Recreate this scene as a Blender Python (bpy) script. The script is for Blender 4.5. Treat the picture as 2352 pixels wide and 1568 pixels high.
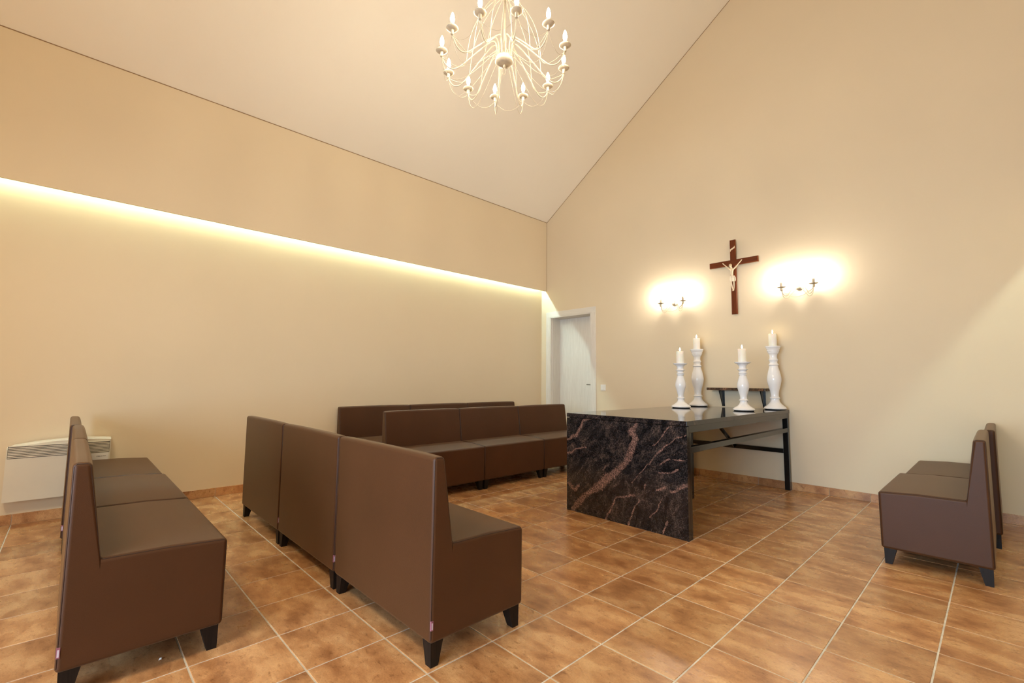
import bpy, bmesh, math, random
from mathutils import Vector, Matrix
random.seed(7)
PI = math.pi
D = bpy.data
for o in list(D.objects):
    D.objects.remove(o, do_unlink=True)
SC = bpy.context.scene
COL = SC.collection

# ------------------------------------------------------------------ camera
CAM = Vector((1.5187, -1.0270, 1.0834))
YAW, PITCH, ROLL, FPX = -0.8106024, 0.0862996, 0.0098641, 1057.7656
cd = D.cameras.new('camera')
cam = D.objects.new('camera', cd)
COL.objects.link(cam)
fw = Vector((math.sin(YAW) * math.cos(PITCH), math.cos(YAW) * math.cos(PITCH), math.sin(PITCH)))
r0 = Vector((math.cos(YAW), -math.sin(YAW), 0.0))
u0 = r0.cross(fw)
rt = r0 * math.cos(ROLL) + u0 * math.sin(ROLL)
up = rt.cross(fw)
M = Matrix((rt, up, -fw)).transposed().to_4x4()
M.translation = CAM
cam.matrix_world = M
cd.sensor_fit = 'HORIZONTAL'
cd.sensor_width = 36.0
cd.lens = FPX / 2352.0 * 36.0
cd.clip_start = 0.02
SC.camera = cam

# ------------------------------------------------------------------ world, daylight, exposure
W = D.worlds.new('world')
SC.world = W
W.use_nodes = True
W.node_tree.nodes['Background'].inputs[0].default_value = (0.75, 0.86, 1.0, 1)
W.node_tree.nodes['Background'].inputs[1].default_value = 1.0
SC.view_settings.view_transform = 'Standard'
SC.view_settings.look = 'None'
SC.view_settings.gamma = 1.0
SC.view_settings.use_curve_mapping = False
SC.view_settings.exposure = 0.02
SC.cycles.max_bounces = 10
SC.cycles.diffuse_bounces = 6
SC.cycles.sample_clamp_indirect = 6.0

DAY_POWER = 640.0        # daylight coming in through the glazed entrance behind the camera
BULB = 330.0             # chandelier bulbs
SCONCE = 400.0           # wall lamp bulbs
COVE = 245.0              # light strips
FLAME = 60.0
la = D.lights.new('entrance_daylight', 'AREA')
la.shape = 'RECTANGLE'; la.size = 5.0; la.size_y = 2.6
la.energy = DAY_POWER; la.color = (0.60, 0.80, 1.0)
lo = D.objects.new('entrance_daylight', la)
COL.objects.link(lo)
lo.location = (0.9, -5.6, 1.35)
lo.rotation_euler = (PI / 2, 0, 0)          # emits towards +y
lo['kind'] = 'helper'
# warm fill lights added behind the camera to brighten foreground floor and left wall
FILL_POWER = 54.0
lp_ = D.lights.new('added_warm_fill', 'AREA')
lp_.shape = 'DISK'; lp_.size = 0.7
lp_.energy = FILL_POWER; lp_.color = (1.0, 0.85, 0.60)
lq = D.objects.new('added_warm_fill', lp_); COL.objects.link(lq)
lq.location = (-0.2, -1.9, 3.10); lq['kind'] = 'helper'
lp2 = D.lights.new('added_upper_fill', 'POINT')  # extra point fill, added to lift the upper left wall
lp2.energy = 16.0; lp2.color = (1.0, 0.85, 0.60); lp2.shadow_soft_size = 0.2
lq2 = D.objects.new('added_upper_fill', lp2); COL.objects.link(lq2)
lq2.location = (-0.6, -1.9, 3.30); lq2['kind'] = 'helper'

# ------------------------------------------------------------------ dimensions
S = 0.32
GX, GY = 1.0085 * S, S                       # tile pitch
XL, XU, XR, XRU = -3.529, -3.420, 2.180, 2.070   # left wall, its upper panel, right wall, its upper panel
YA, YB = 4.431, -3.40                         # altar wall, entrance wall
ZU, ZC = 2.535, 3.671                         # lip of the cove, ceiling height at the upper panel
SL = 0.6867                                   # slope of the ceiling
XRIDGE = 0.30
ZRIDGE = ZC + SL * (XRIDGE - XU)
ZCR = 4.20

# ------------------------------------------------------------------ materials
def new_mat(name):
    m = D.materials.new(name); m.use_nodes = True
    nt = m.node_tree
    return m, nt, nt.nodes['Principled BSDF']

def N(nt, t, **kw):
    n = nt.nodes.new(t)
    for k, v in kw.items():
        if k.startswith('i_'):
            n.inputs[k[2:].replace('_', ' ')].default_value = v
        else:
            setattr(n, k, v)
    return n

def ramp(nt, stops):
    n = nt.nodes.new('ShaderNodeValToRGB')
    el = n.color_ramp.elements
    while len(el) > len(stops): el.remove(el[-1])
    while len(el) < len(stops): el.new(0.5)
    for e, (p, c) in zip(el, stops):
        e.position = p; e.color = (*c, 1) if len(c) == 3 else c
    return n

def mixc(nt, a, b, fac, mode='MIX'):
    n = nt.nodes.new('ShaderNodeMix'); n.data_type = 'RGBA'; n.blend_type = mode
    for sock, v in ((n.inputs['Factor'], fac), (n.inputs[6], a), (n.inputs[7], b)):
        if hasattr(v, 'is_output'): nt.links.new(v, sock)
        elif isinstance(v, tuple): sock.default_value = (*v, 1) if len(v) == 3 else v
        else: sock.default_value = v
    return n.outputs[2]

def bump(nt, b, height, strength, dist):
    n = nt.nodes.new('ShaderNodeBump')
    n.inputs['Strength'].default_value = strength; n.inputs['Distance'].default_value = dist
    nt.links.new(height, n.inputs['Height']); nt.links.new(n.outputs[0], b.inputs['Normal'])

def plain(name, col, rough=0.5, metal=0.0, spec=0.5, var=0.06, scale=12.0, bmp=0.0, bscale=200.0):
    m, nt, b = new_mat(name)
    tc = N(nt, 'ShaderNodeTexCoord')
    ns = N(nt, 'ShaderNodeTexNoise', i_Scale=scale, i_Detail=4.0)
    nt.links.new(tc.outputs['Object'], ns.inputs['Vector'])
    lo_ = tuple(c * (1 - var) for c in col); hi_ = tuple(min(1, c * (1 + var)) for c in col)
    rp = ramp(nt, [(0.3, lo_), (0.7, hi_)])
    nt.links.new(ns.outputs['Fac'], rp.inputs['Fac'])
    nt.links.new(rp.outputs[0], b.inputs['Base Color'])
    b.inputs['Roughness'].default_value = rough; b.inputs['Metallic'].default_value = metal
    b.inputs['Specular IOR Level'].default_value = spec
    if bmp:
        n2 = N(nt, 'ShaderNodeTexNoise', i_Scale=bscale, i_Detail=3.0)
        nt.links.new(tc.outputs['Object'], n2.inputs['Vector'])
        bump(nt, b, n2.outputs['Fac'], bmp, 0.002)
    return m

def emit(name, col, strength):
    m, nt, b = new_mat(name)
    b.inputs['Base Color'].default_value = (*col, 1)
    b.inputs['Emission Color'].default_value = (*col, 1)
    b.inputs['Emission Strength'].default_value = strength
    return m

WALL_COL = (0.73, 0.615, 0.445)
m_wall = plain('wall_paint', WALL_COL, 0.75, var=0.015, scale=1.2, bmp=0.10, bscale=260, spec=0.3)
m_ceil = plain('ceiling_paint', (0.90, 0.84, 0.745), 0.8, var=0.012, scale=1.0, bmp=0.06, bscale=200, spec=0.2)
m_grout = plain('grout', (0.62, 0.57, 0.50), 0.85, var=0.2, scale=14, bmp=0.2, bscale=300)
m_grout_d = plain('baseboard_grout', (0.40, 0.31, 0.22), 0.85, var=0.1, scale=14)

def tile_material():
    m, nt, b = new_mat('terracotta_tile')
    tc = N(nt, 'ShaderNodeTexCoord'); oi = N(nt, 'ShaderNodeObjectInfo')
    off = N(nt, 'ShaderNodeVectorMath', operation='SCALE'); off.inputs[3].default_value = 37.0
    cx = N(nt, 'ShaderNodeCombineXYZ')
    nt.links.new(oi.outputs['Random'], cx.inputs[0]); nt.links.new(oi.outputs['Random'], cx.inputs[1])
    nt.links.new(cx.outputs[0], off.inputs[0])
    geo = N(nt, 'ShaderNodeNewGeometry')
    add = N(nt, 'ShaderNodeVectorMath', operation='ADD')
    nt.links.new(geo.outputs['Position'], add.inputs[0]); nt.links.new(off.outputs[0], add.inputs[1])
    mp = N(nt, 'ShaderNodeMapping'); mp.inputs['Scale'].default_value = (0.78, 1.30, 1.0)
    nt.links.new(add.outputs[0], mp.inputs['Vector'])
    n1 = N(nt, 'ShaderNodeTexNoise', i_Scale=6.5, i_Detail=9.0, i_Roughness=0.60, i_Distortion=0.0)
    nt.links.new(mp.outputs[0], n1.inputs['Vector'])
    r1 = ramp(nt, [(0.34, TILE_D), (0.48, TILE_M), (0.64, TILE_L)])
    nt.links.new(n1.outputs['Fac'], r1.inputs['Fac'])
    n2 = N(nt, 'ShaderNodeTexNoise', i_Scale=34.0, i_Detail=9.0, i_Roughness=0.75)
    nt.links.new(mp.outputs[0], n2.inputs['Vector'])
    r2 = ramp(nt, [(0.34, (0.46, 0.36, 0.29)), (0.46, (1, 1, 1))])
    nt.links.new(n2.outputs['Fac'], r2.inputs['Fac'])
    c = mixc(nt, r1.outputs[0], r2.outputs[0], 0.75, 'MULTIPLY')
    n3 = N(nt, 'ShaderNodeTexNoise', i_Scale=150.0, i_Detail=4.0, i_Roughness=0.7)
    nt.links.new(mp.outputs[0], n3.inputs['Vector'])
    r3 = ramp(nt, [(0.32, (0.80, 0.76, 0.72)), (0.52, (1, 1, 1)), (0.70, (1.10, 1.12, 1.14))])
    nt.links.new(n3.outputs['Fac'], r3.inputs['Fac'])
    c = mixc(nt, c, r3.outputs[0], 0.9, 'MULTIPLY')
    # tone of each tile
    mr = N(nt, 'ShaderNodeMapRange'); mr.inputs[3].default_value = 0.84; mr.inputs[4].default_value = 1.10
    nt.links.new(oi.outputs['Random'], mr.inputs[0])
    hs = N(nt, 'ShaderNodeHueSaturation')
    nt.links.new(c, hs.inputs['Color']); nt.links.new(mr.outputs[0], hs.inputs['Value'])
    nt.links.new(hs.outputs[0], b.inputs['Base Color'])
    rr = ramp(nt, [(0.3, (0.34,) * 3), (0.7, (0.23,) * 3)])
    nt.links.new(n1.outputs['Fac'], rr.inputs['Fac'])
    nt.links.new(rr.outputs[0], b.inputs['Roughness'])
    b.inputs['Specular IOR Level'].default_value = 0.5
    bump(nt, b, n2.outputs['Fac'], 0.10, 0.002)
    return m
TILE_D, TILE_M, TILE_L = (0.32, 0.138, 0.053), (0.49, 0.244, 0.104), (0.65, 0.375, 0.178)
m_tile = tile_material()

def leather_material():
    m, nt, b = new_mat('brown_leather')
    tc = N(nt, 'ShaderNodeTexCoord')
    n1 = N(nt, 'ShaderNodeTexNoise', i_Scale=3.0, i_Detail=3.0)
    nt.links.new(tc.outputs['Object'], n1.inputs['Vector'])
    r1 = ramp(nt, [(0.3, (0.058, 0.0212, 0.0074)), (0.7, (0.069, 0.0252, 0.0092))])
    nt.links.new(n1.outputs['Fac'], r1.inputs['Fac'])
    nt.links.new(r1.outputs[0], b.inputs['Base Color'])
    v = N(nt, 'ShaderNodeTexVoronoi', i_Scale=420.0)
    nt.links.new(tc.outputs['Object'], v.inputs['Vector'])
    bump(nt, b, v.outputs['Distance'], 0.22, 0.0012)
    b.inputs['Sheen Weight'].default_value = 0.12
    b.inputs['Sheen Roughness'].default_value = 0.45
    b.inputs['Sheen Tint'].default_value = (1.0, 0.72, 0.42, 1)
    b.inputs['Roughness'].default_value = 0.45
    b.inputs['Specular IOR Level'].default_value = 0.25
    return m
m_leather = leather_material()
m_seam = plain('seam_thread', (0.035, 0.016, 0.010), 0.6)

def wood_material(name, dark, light, rough, scale=6.0, axis='Z', spec=0.5):
    m, nt, b = new_mat(name)
    tc = N(nt, 'ShaderNodeTexCoord')
    mp = N(nt, 'ShaderNodeMapping')
    sc = {'X': (0.06, 1, 1), 'Y': (1, 0.06, 1), 'Z': (1, 1, 0.06)}[axis]
    mp.inputs['Scale'].default_value = sc
    nt.links.new(tc.outputs['Object'], mp.inputs['Vector'])
    n1 = N(nt, 'ShaderNodeTexNoise', i_Scale=scale * 12, i_Detail=5.0, i_Roughness=0.6, i_Distortion=0.8)
    nt.links.new(mp.outputs[0], n1.inputs['Vector'])
    r1 = ramp(nt, [(0.32, dark), (0.68, light)])
    nt.links.new(n1.outputs['Fac'], r1.inputs['Fac'])
    nt.links.new(r1.outputs[0], b.inputs['Base Color'])
    b.inputs['Roughness'].default_value = rough
    b.inputs['Specular IOR Level'].default_value = spec
    bump(nt, b, n1.outputs['Fac'], 0.06, 0.001)
    return m
m_wenge = wood_material('wenge_leg', (0.007, 0.0045, 0.0035), (0.018, 0.011, 0.008), 0.5, spec=0.2)
m_maho_v = wood_material('mahogany_upright', (0.095, 0.019, 0.004), (0.165, 0.038, 0.009), 0.4, axis='Z', spec=0.15)
m_maho_h = wood_material('mahogany_crossbar', (0.095, 0.019, 0.004), (0.165, 0.038, 0.009), 0.4, axis='X', spec=0.15)
m_door = wood_material('whitewashed_door', (0.68, 0.63, 0.57), (0.77, 0.73, 0.67), 0.5, scale=5.0, axis='Z', spec=0.35)
m_door_h = wood_material('whitewashed_head', (0.70, 0.66, 0.60), (0.77, 0.73, 0.67), 0.5, scale=5.0, axis='X', spec=0.35)
m_white = plain('white_lacquer', (0.72, 0.66, 0.57), 0.4, var=0.02)
m_ceramic = plain('white_ceramic', (0.90, 0.90, 0.92), 0.10, var=0.02, spec=0.6)
m_felt = plain('dark_felt', (0.01, 0.01, 0.01), 0.9)
m_iron = plain('cream_iron', (0.74, 0.67, 0.54), 0.45, var=0.06, scale=60)
m_pan = plain('cream_drip_pan', (0.50, 0.41, 0.29), 0.5, var=0.12, scale=50)
m_steel = plain('dark_steel', (0.010, 0.009, 0.008), 0.16, metal=0.0, spec=0.5)
m_plastic = plain('white_plastic', (0.80, 0.78, 0.74), 0.35, var=0.01)
m_heater = plain('heater_enamel', (0.72, 0.66, 0.54), 0.38, var=0.015)
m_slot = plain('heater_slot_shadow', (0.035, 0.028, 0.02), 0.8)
m_letter = plain('dark_print', (0.03, 0.02, 0.02), 0.6)
m_ivory = plain('ivory_figure', (0.74, 0.60, 0.42), 0.45, var=0.12, scale=60)
m_cloth = plain('ivory_loincloth', (0.78, 0.68, 0.53), 0.6, var=0.1, scale=90)
m_tag_red = plain('tag_red', (0.28, 0.10, 0.14), 0.7)
m_tag_white = plain('tag_white', (0.60, 0.52, 0.62), 0.7)
m_brass = plain('handle_steel', (0.35, 0.33, 0.30), 0.3, metal=0.9)
m_lamp_iron = plain('beige_lamp_iron', (0.56, 0.47, 0.34), 0.5, var=0.06, scale=60)
m_pan2 = plain('cream_chandelier_pan', (0.66, 0.56, 0.41), 0.5, var=0.12, scale=50)
m_iron2 = plain('cream_chandelier_iron', (0.60, 0.52, 0.39), 0.5, var=0.06, scale=60)
m_wick = plain('wick', (0.03, 0.02, 0.02), 0.9)
m_litter = plain('litter', (0.75, 0.75, 0.75), 0.6)

def wax_material():
    m, nt, b = new_mat('candle_wax')
    tc = N(nt, 'ShaderNodeTexCoord')
    n1 = N(nt, 'ShaderNodeTexNoise', i_Scale=20.0)
    nt.links.new(tc.outputs['Object'], n1.inputs['Vector'])
    r1 = ramp(nt, [(0.3, (0.92, 0.88, 0.80)), (0.7, (0.95, 0.92, 0.85))])
    nt.links.new(n1.outputs['Fac'], r1.inputs['Fac'])
    nt.links.new(r1.outputs[0], b.inputs['Base Color'])
    b.inputs['Subsurface Weight'].default_value = 0.5
    b.inputs['Subsurface Radius'].default_value = (0.02, 0.012, 0.006)
    b.inputs['Subsurface Scale'].default_value = 1.0
    b.inputs['Roughness'].default_value = 0.45
    return m
m_wax = wax_material()
m_bulb = emit('bulb_glow', (1.0, 0.88, 0.66), BULB)
m_sconce_bulb = emit('wall_lamp_glow', (1.0, 0.91, 0.76), SCONCE)
m_strip = emit('light_strip_glow', (0.64, 0.95, 0.92), COVE * 1.05)
m_strip_r = emit('right_strip_glow', (0.80, 1.0, 0.85), COVE * 0.50)
m_flame = emit('flame', (1.0, 0.80, 0.45), FLAME)

def granite(name, use_vein, tint=None):
    m, nt, b = new_mat(name)
    tc = N(nt, 'ShaderNodeTexCoord')
    # flow: noise stretched along a diagonal, bent by a slower noise
    w = N(nt, 'ShaderNodeTexNoise', i_Scale=2.2, i_Detail=2.0)
    nt.links.new(tc.outputs['Object'], w.inputs['Vector'])
    ws = N(nt, 'ShaderNodeVectorMath', operation='SCALE'); ws.inputs[3].default_value = 0.32
    nt.links.new(w.outputs['Color'], ws.inputs[0])
    ad = N(nt, 'ShaderNodeVectorMath', operation='ADD')
    nt.links.new(tc.outputs['Object'], ad.inputs[0]); nt.links.new(ws.outputs[0], ad.inputs[1])
    mp0 = N(nt, 'ShaderNodeMapping'); mp0.inputs['Rotation'].default_value = (0, math.radians(48), math.radians(35))
    nt.links.new(ad.outputs[0], mp0.inputs['Vector'])
    mp = N(nt, 'ShaderNodeMapping'); mp.inputs['Scale'].default_value = (0.13, 1.0, 1.0)
    nt.links.new(mp0.outputs[0], mp.inputs['Vector'])
    n1 = N(nt, 'ShaderNodeTexNoise', i_Scale=16.0, i_Detail=8.0, i_Roughness=0.70)
    nt.links.new(mp.outputs[0], n1.inputs['Vector'])
    r1 = ramp(nt, [(0.38, (0.008, 0.008, 0.009)), (0.50, (0.024, 0.021, 0.021)), (0.60, (0.048, 0.038, 0.034)), (0.72, (0.115, 0.078, 0.064))])
    nt.links.new(n1.outputs['Fac'], r1.inputs['Fac'])
    # grains
    g = N(nt, 'ShaderNodeTexNoise', i_Scale=150.0, i_Detail=3.0, i_Roughness=0.85)
    nt.links.new(tc.outputs['Object'], g.inputs['Vector'])
    gr = ramp(nt, [(0.40, (0.12, 0.12, 0.13)), (0.52, (0.9, 0.85, 0.85)), (0.64, (3.2, 2.7, 2.6))])
    nt.links.new(g.outputs['Fac'], gr.inputs['Fac'])
    c = r1.outputs[0]
    if use_vein:
        at = N(nt, 'ShaderNodeAttribute', attribute_name='vein')
        g2 = N(nt, 'ShaderNodeTexNoise', i_Scale=95.0, i_Detail=4.0, i_Roughness=0.8)
        nt.links.new(tc.outputs['Object'], g2.inputs['Vector'])
        mm = N(nt, 'ShaderNodeMath', operation='MULTIPLY_ADD')
        nt.links.new(g2.outputs['Fac'], mm.inputs[0]); mm.inputs[1].default_value = 1.6; mm.inputs[2].default_value = -0.80
        sm = N(nt, 'ShaderNodeMath', operation='ADD')
        nt.links.new(at.outputs['Fac'], sm.inputs[0]); nt.links.new(mm.outputs[0], sm.inputs[1])
        rv = ramp(nt, [(0.40, (0, 0, 0)), (0.60, (1, 1, 1))])
        nt.links.new(sm.outputs[0], rv.inputs['Fac'])
        c = mixc(nt, c, (0.150, 0.094, 0.078), rv.outputs[0])
    c = mixc(nt, c, gr.outputs[0], 0.85, 'MULTIPLY')
    if tint: c = mixc(nt, c, tint, 1.0, 'MULTIPLY')
    nt.links.new(c, b.inputs['Base Color'])
    b.inputs['Roughness'].default_value = 0.06 if not use_vein else 0.10
    b.inputs['Specular IOR Level'].default_value = 0.5
    return m
m_granite_p = granite('granite_panel', True)
m_granite = granite('granite_polished', False)
m_granite_b = granite('granite_shelf_brown', False, (3.2, 2.3, 1.6))

# ------------------------------------------------------------------ mesh helpers
class MB:
    def __init__(self):
        self.v = []; self.f = []; self.sm = []
    def add(self, verts, faces, smooth=False):
        n = len(self.v)
        self.v += [tuple(p) for p in verts]
        self.f += [tuple(i + n for i in q) for q in faces]
        self.sm += [smooth] * len(faces)
        return self
    def box(self, x0, x1, y0, y1, z0, z1):
        v = [(x0, y0, z0), (x1, y0, z0), (x1, y1, z0), (x0, y1, z0), (x0, y0, z1), (x1, y0, z1), (x1, y1, z1), (x0, y1, z1)]
        return self.add(v, [(0, 3, 2, 1), (4, 5, 6, 7), (0, 1, 5, 4), (1, 2, 6, 5), (2, 3, 7, 6), (3, 0, 4, 7)])
    def cbox(self, x0, x1, y0, y1, z0, z1, c):
        """box with chamfered edges (built through bmesh)"""
        bm = bmesh.new()
        m = MB().box(x0, x1, y0, y1, z0, z1)
        vs = [bm.verts.new(p) for p in m.v]
        for q in m.f: bm.faces.new([vs[i] for i in q])
        bmesh.ops.bevel(bm, geom=bm.edges[:], offset=c, segments=2, affect='EDGES', profile=0.6)
        bm.verts.index_update()
        self.add([v.co[:] for v in bm.verts], [[v.index for v in f.verts] for f in bm.faces])
        bm.free(); return self
    def lathe(self, prof, seg=32, c=(0, 0, 0), cap=True, smooth=True):
        vs = []; fs = []
        for r, z in prof:
            for k in range(seg):
                a = 2 * PI * k / seg
                vs.append((c[0] + r * math.cos(a), c[1] + r * math.sin(a), c[2] + z))
        for i in range(len(prof) - 1):
            for k in range(seg):
                k2 = (k + 1) % seg
                fs.append((i * seg + k, i * seg + k2, (i + 1) * seg + k2, (i + 1) * seg + k))
        self.add(vs, fs, smooth)
        if cap:
            n = len(self.v) - len(vs)
            self.f.append(tuple(n + k for k in reversed(range(seg)))); self.sm.append(False)
            self.f.append(tuple(n + (len(prof) - 1) * seg + k for k in range(seg))); self.sm.append(False)
        return self
    def tube(self, pts, r, sides=6, closed=False):
        P = [Vector(p) for p in pts]; n = len(P)
        rad = r if isinstance(r, (list, tuple)) else [r] * n
        vs = []; fs = []
        ref = None
        for i in range(n):
            a = P[(i - 1) % n] if (closed or i > 0) else P[i]
            b = P[(i + 1) % n] if (closed or i < n - 1) else P[i]
            t = (b - a).normalized()
            if ref is None:
                ref = Vector((0, 0, 1)) if abs(t.z) < 0.9 else Vector((1, 0, 0))
            nrm = (ref - t * ref.dot(t))
            if nrm.length < 1e-6: nrm = t.orthogonal()
            nrm.normalize(); ref = nrm
            bi = t.cross(nrm)
            for k in range(sides):
                an = 2 * PI * k / sides
                vs.append(P[i] + (nrm * math.cos(an) + bi * math.sin(an)) * rad[i])
        m = n if closed else n - 1
        for i in range(m):
            j = (i + 1) % n
            for k in range(sides):
                k2 = (k + 1) % sides
                fs.append((i * sides + k, i * sides + k2, j * sides + k2, j * sides + k))
        self.add(vs, fs, True)
        if not closed:
            b0 = len(self.v) - len(vs)
            self.f.append(tuple(b0 + k for k in reversed(range(sides)))); self.sm.append(False)
            self.f.append(tuple(b0 + (n - 1) * sides + k for k in range(sides))); self.sm.append(False)
        return self
    def mesh(self, name, mat):
        me = D.meshes.new(name)
        me.from_pydata(self.v, [], self.f)
        me.polygons.foreach_set('use_smooth', self.sm)
        me.materials.append(mat)
        me.update()
        return me

def spline(pts, n=6):
    """Catmull-Rom through the points"""
    P = [Vector(p) for p in pts]; out = []
    for i in range(len(P) - 1):
        a = P[max(i - 1, 0)]; b = P[i]; c = P[i + 1]; d = P[min(i + 2, len(P) - 1)]
        for k in range(n):
            t = k / n
            out.append(0.5 * ((2 * b) + (c - a) * t + (2 * a - 5 * b + 4 * c - d) * t * t + (3 * b - a - 3 * c + d) * t ** 3))
    out.append(P[-1]); return out

def link(name, me, parent=None, loc=None):
    o = D.objects.new(name, me); COL.objects.link(o)
    if parent is not None: o.parent = parent
    if loc is not None: o.location = loc
    return o
def obj(name, mb, mat, parent=None, loc=None):
    return link(name, mb.mesh(name, mat), parent, loc)
def thing(name, label, cat, loc=(0, 0, 0), rz=0.0, group=None):
    o = D.objects.new(name, None); COL.objects.link(o)
    o.location = loc; o.rotation_euler = (0, 0, rz)
    o.empty_display_size = 0.1
    tag(o, label, cat, group); return o
def tag(o, label, cat, group=None):
    o['label'] = label; o['category'] = cat
    if group: o['group'] = group
    return o
def struct(name, mb, mat, parent=None):
    o = obj(name, mb, mat, parent); o['kind'] = 'structure'; return o
KIDS = {}
def copy_tree(src, parent=None):
    c = src.copy(); COL.objects.link(c)
    if parent is not None:
        c.parent = parent
    for ch in list(src.children): copy_tree(ch, c)
    return c

# ------------------------------------------------------------------ room shell
T = 0.12
# floor slab is the grout bed; the tiles are its parts
floor = struct('floor', MB().box(XL - T, XR + T, YB - T, YA + T, -0.12, -0.0018), m_grout)

def proj(p):
    d = Vector(p) - CAM
    z = d.dot(fw)
    if z < 0.05: return None
    return 1176 + FPX * d.dot(rt) / z, 784 - FPX * d.dot(up) / z
G = 0.0062
def tile_mb(w, h, cx=0, cy=0):
    x, y, c = w / 2, h / 2, 0.0014
    v = [(-x, -y, -0.008), (x, -y, -0.008), (x, y, -0.008), (-x, y, -0.008),
         (-x, -y, -c), (x, -y, -c), (x, y, -c), (-x, y, -c),
         (-x + c, -y + c, 0), (x - c, -y + c, 0), (x - c, y - c, 0), (-x + c, y - c, 0)]
    v = [(a + cx, b + cy, z) for a, b, z in v]
    f = [(8, 9, 10, 11)] + [(4 + i, 4 + (i + 1) % 4, 8 + (i + 1) % 4, 8 + i) for i in range(4)] + [(i, (i + 1) % 4, 4 + (i + 1) % 4, 4 + i) for i in range(4)]
    return v, f
cells = []
for i in range(-12, 8):
    for j in range(-12, 15):
        x0, x1 = max(i * GX, XL), min((i + 1) * GX, XR)
        y0, y1 = max(j * GY, YB), min((j + 1) * GY, YA)
        if x1 - x0 < 0.02 or y1 - y0 < 0.02: continue
        x0 += G / 2; x1 -= G / 2; y0 += G / 2; y1 -= G / 2
        c = [proj(q) for q in ((x0, y0, 0), (x1, y0, 0), (x1, y1, 0), (x0, y1, 0))]
        ar = 0.0
        if all(c):
            inside = any(-40 < q[0] < 2392 and -40 < q[1] < 1608 for q in c)
            if inside:
                ar = abs(sum(c[k][0] * c[(k + 1) % 4][1] - c[(k + 1) % 4][0] * c[k][1] for k in range(4))) / 2
        cells.append((ar, x0, x1, y0, y1))
cells.sort(key=lambda q: -q[0])
meshes = {}
rest = MB()
for k, (ar, x0, x1, y0, y1) in enumerate(cells):
    w, h = x1 - x0, y1 - y0
    if k < 300 and ar > 0:
        key = (round(w, 4), round(h, 4))
        if key not in meshes:
            v, f = tile_mb(w, h); meshes[key] = MB().add(v, f).mesh('tile', m_tile)
        link('tile', meshes[key], floor, ((x0 + x1) / 2, (y0 + y1) / 2, 0))
    else:
        v, f = tile_mb(w, h, (x0 + x1) / 2, (y0 + y1) / 2); rest.add(v, f)
rt_o = obj('tile_field', rest, m_tile, floor); rt_o['kind'] = 'stuff'

def zceil(x):
    return ZC + SL * (x - XU) if x <= XRIDGE else ZRIDGE + (ZCR - ZRIDGE) * (x - XRIDGE) / (XRU - XRIDGE)
# left wall: recessed lower face, thin upper panel in front of it with the open light cove behind the lip
struct('wall_left', MB().box(XL - T, XL, YB - T, YA + T, -0.12, 2.80), m_wall)
struct('wall_left_upper', MB().box(XU - 0.022, XU, YB, YA, ZU, ZC + 0.004).box(XL - T, XU - 0.022, YB, YA, 2.76, ZC + 0.01), m_wall)
struct('wall_right', MB().box(XR, XR + T, YB - T, YA + T, -0.12, 2.80), m_wall)
struct('wall_right_upper', MB().box(XRU, XRU + 0.022, YB, YA, ZU, ZCR + 0.004).box(XRU + 0.022, XR + T, YB, YA, 2.76, ZCR + 0.01), m_wall)
# gable walls
def gable(mb, y0, y1, x0, x1, z0):
    poly = [(x0, z0), (x1, z0), (x1, zceil(XRU) + 0.0), (XRIDGE, ZRIDGE), (x0, zceil(x0))]
    n = len(poly)
    v = [(a, y0, b) for a, b in poly] + [(a, y1, b) for a, b in poly]
    f = [tuple(range(n)), tuple(reversed(range(n, 2 * n)))] + [(i, i + n, (i + 1) % n + n, (i + 1) % n) for i in range(n)]
    return mb.add(v, f)
DX0, DX1, DZ = -3.336, -2.540, 2.100     # door opening
aw = MB()
YT = YA + 0.26
aw.box(XL - T, DX0, YA, YT, -0.12, DZ)
aw.box(DX1, XR + T, YA, YT, -0.12, DZ)
aw.box(DX0, DX1, YA, YT, -0.12, -0.002)
gable(aw, YA, YT, XL - T, XR + T, DZ)
struct('wall_back', aw, m_wall)
bw = MB()
WX0, WX1, WZ = -0.8, 2.05, 2.30           # glazed entrance
bw.box(XL - T, WX0, YB - T, YB, -0.12, WZ).box(WX1, XR + T, YB - T, YB, -0.12, WZ)
gable(bw, YB - T, YB, XL - T, XR + T, WZ)
struct('wall_front', bw, m_wall)
wf = MB()
for a in (WX0, 0.6 - 0.035, WX1 - 0.07): wf.box(a, a + 0.07, YB - 0.09, YB - 0.02, 0, WZ)
wf.box(WX0, WX1, YB - 0.09, YB - 0.02, WZ - 0.07, WZ).box(WX0, WX1, YB - 0.09, YB - 0.02, 0, 0.08)
struct('window_1', wf, m_white)
# ceiling: two slopes
ce = MB()
for xa, za, xb, zb in ((XU, ZC, XRIDGE, ZRIDGE), (XRIDGE, ZRIDGE, XRU, ZCR)):
    v = [(xa, YB, za), (xb, YB, zb), (xb, YA, zb), (xa, YA, za)]
    v += [(a, b, c + 0.12) for a, b, c in v]
    ce.add(v, [(0, 1, 2, 3)[::-1], (4, 5, 6, 7), (0, 1, 5, 4), (1, 2, 6, 5), (2, 3, 7, 6), (3, 0, 4, 7)])
struct('ceiling', ce, m_ceil)
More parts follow.
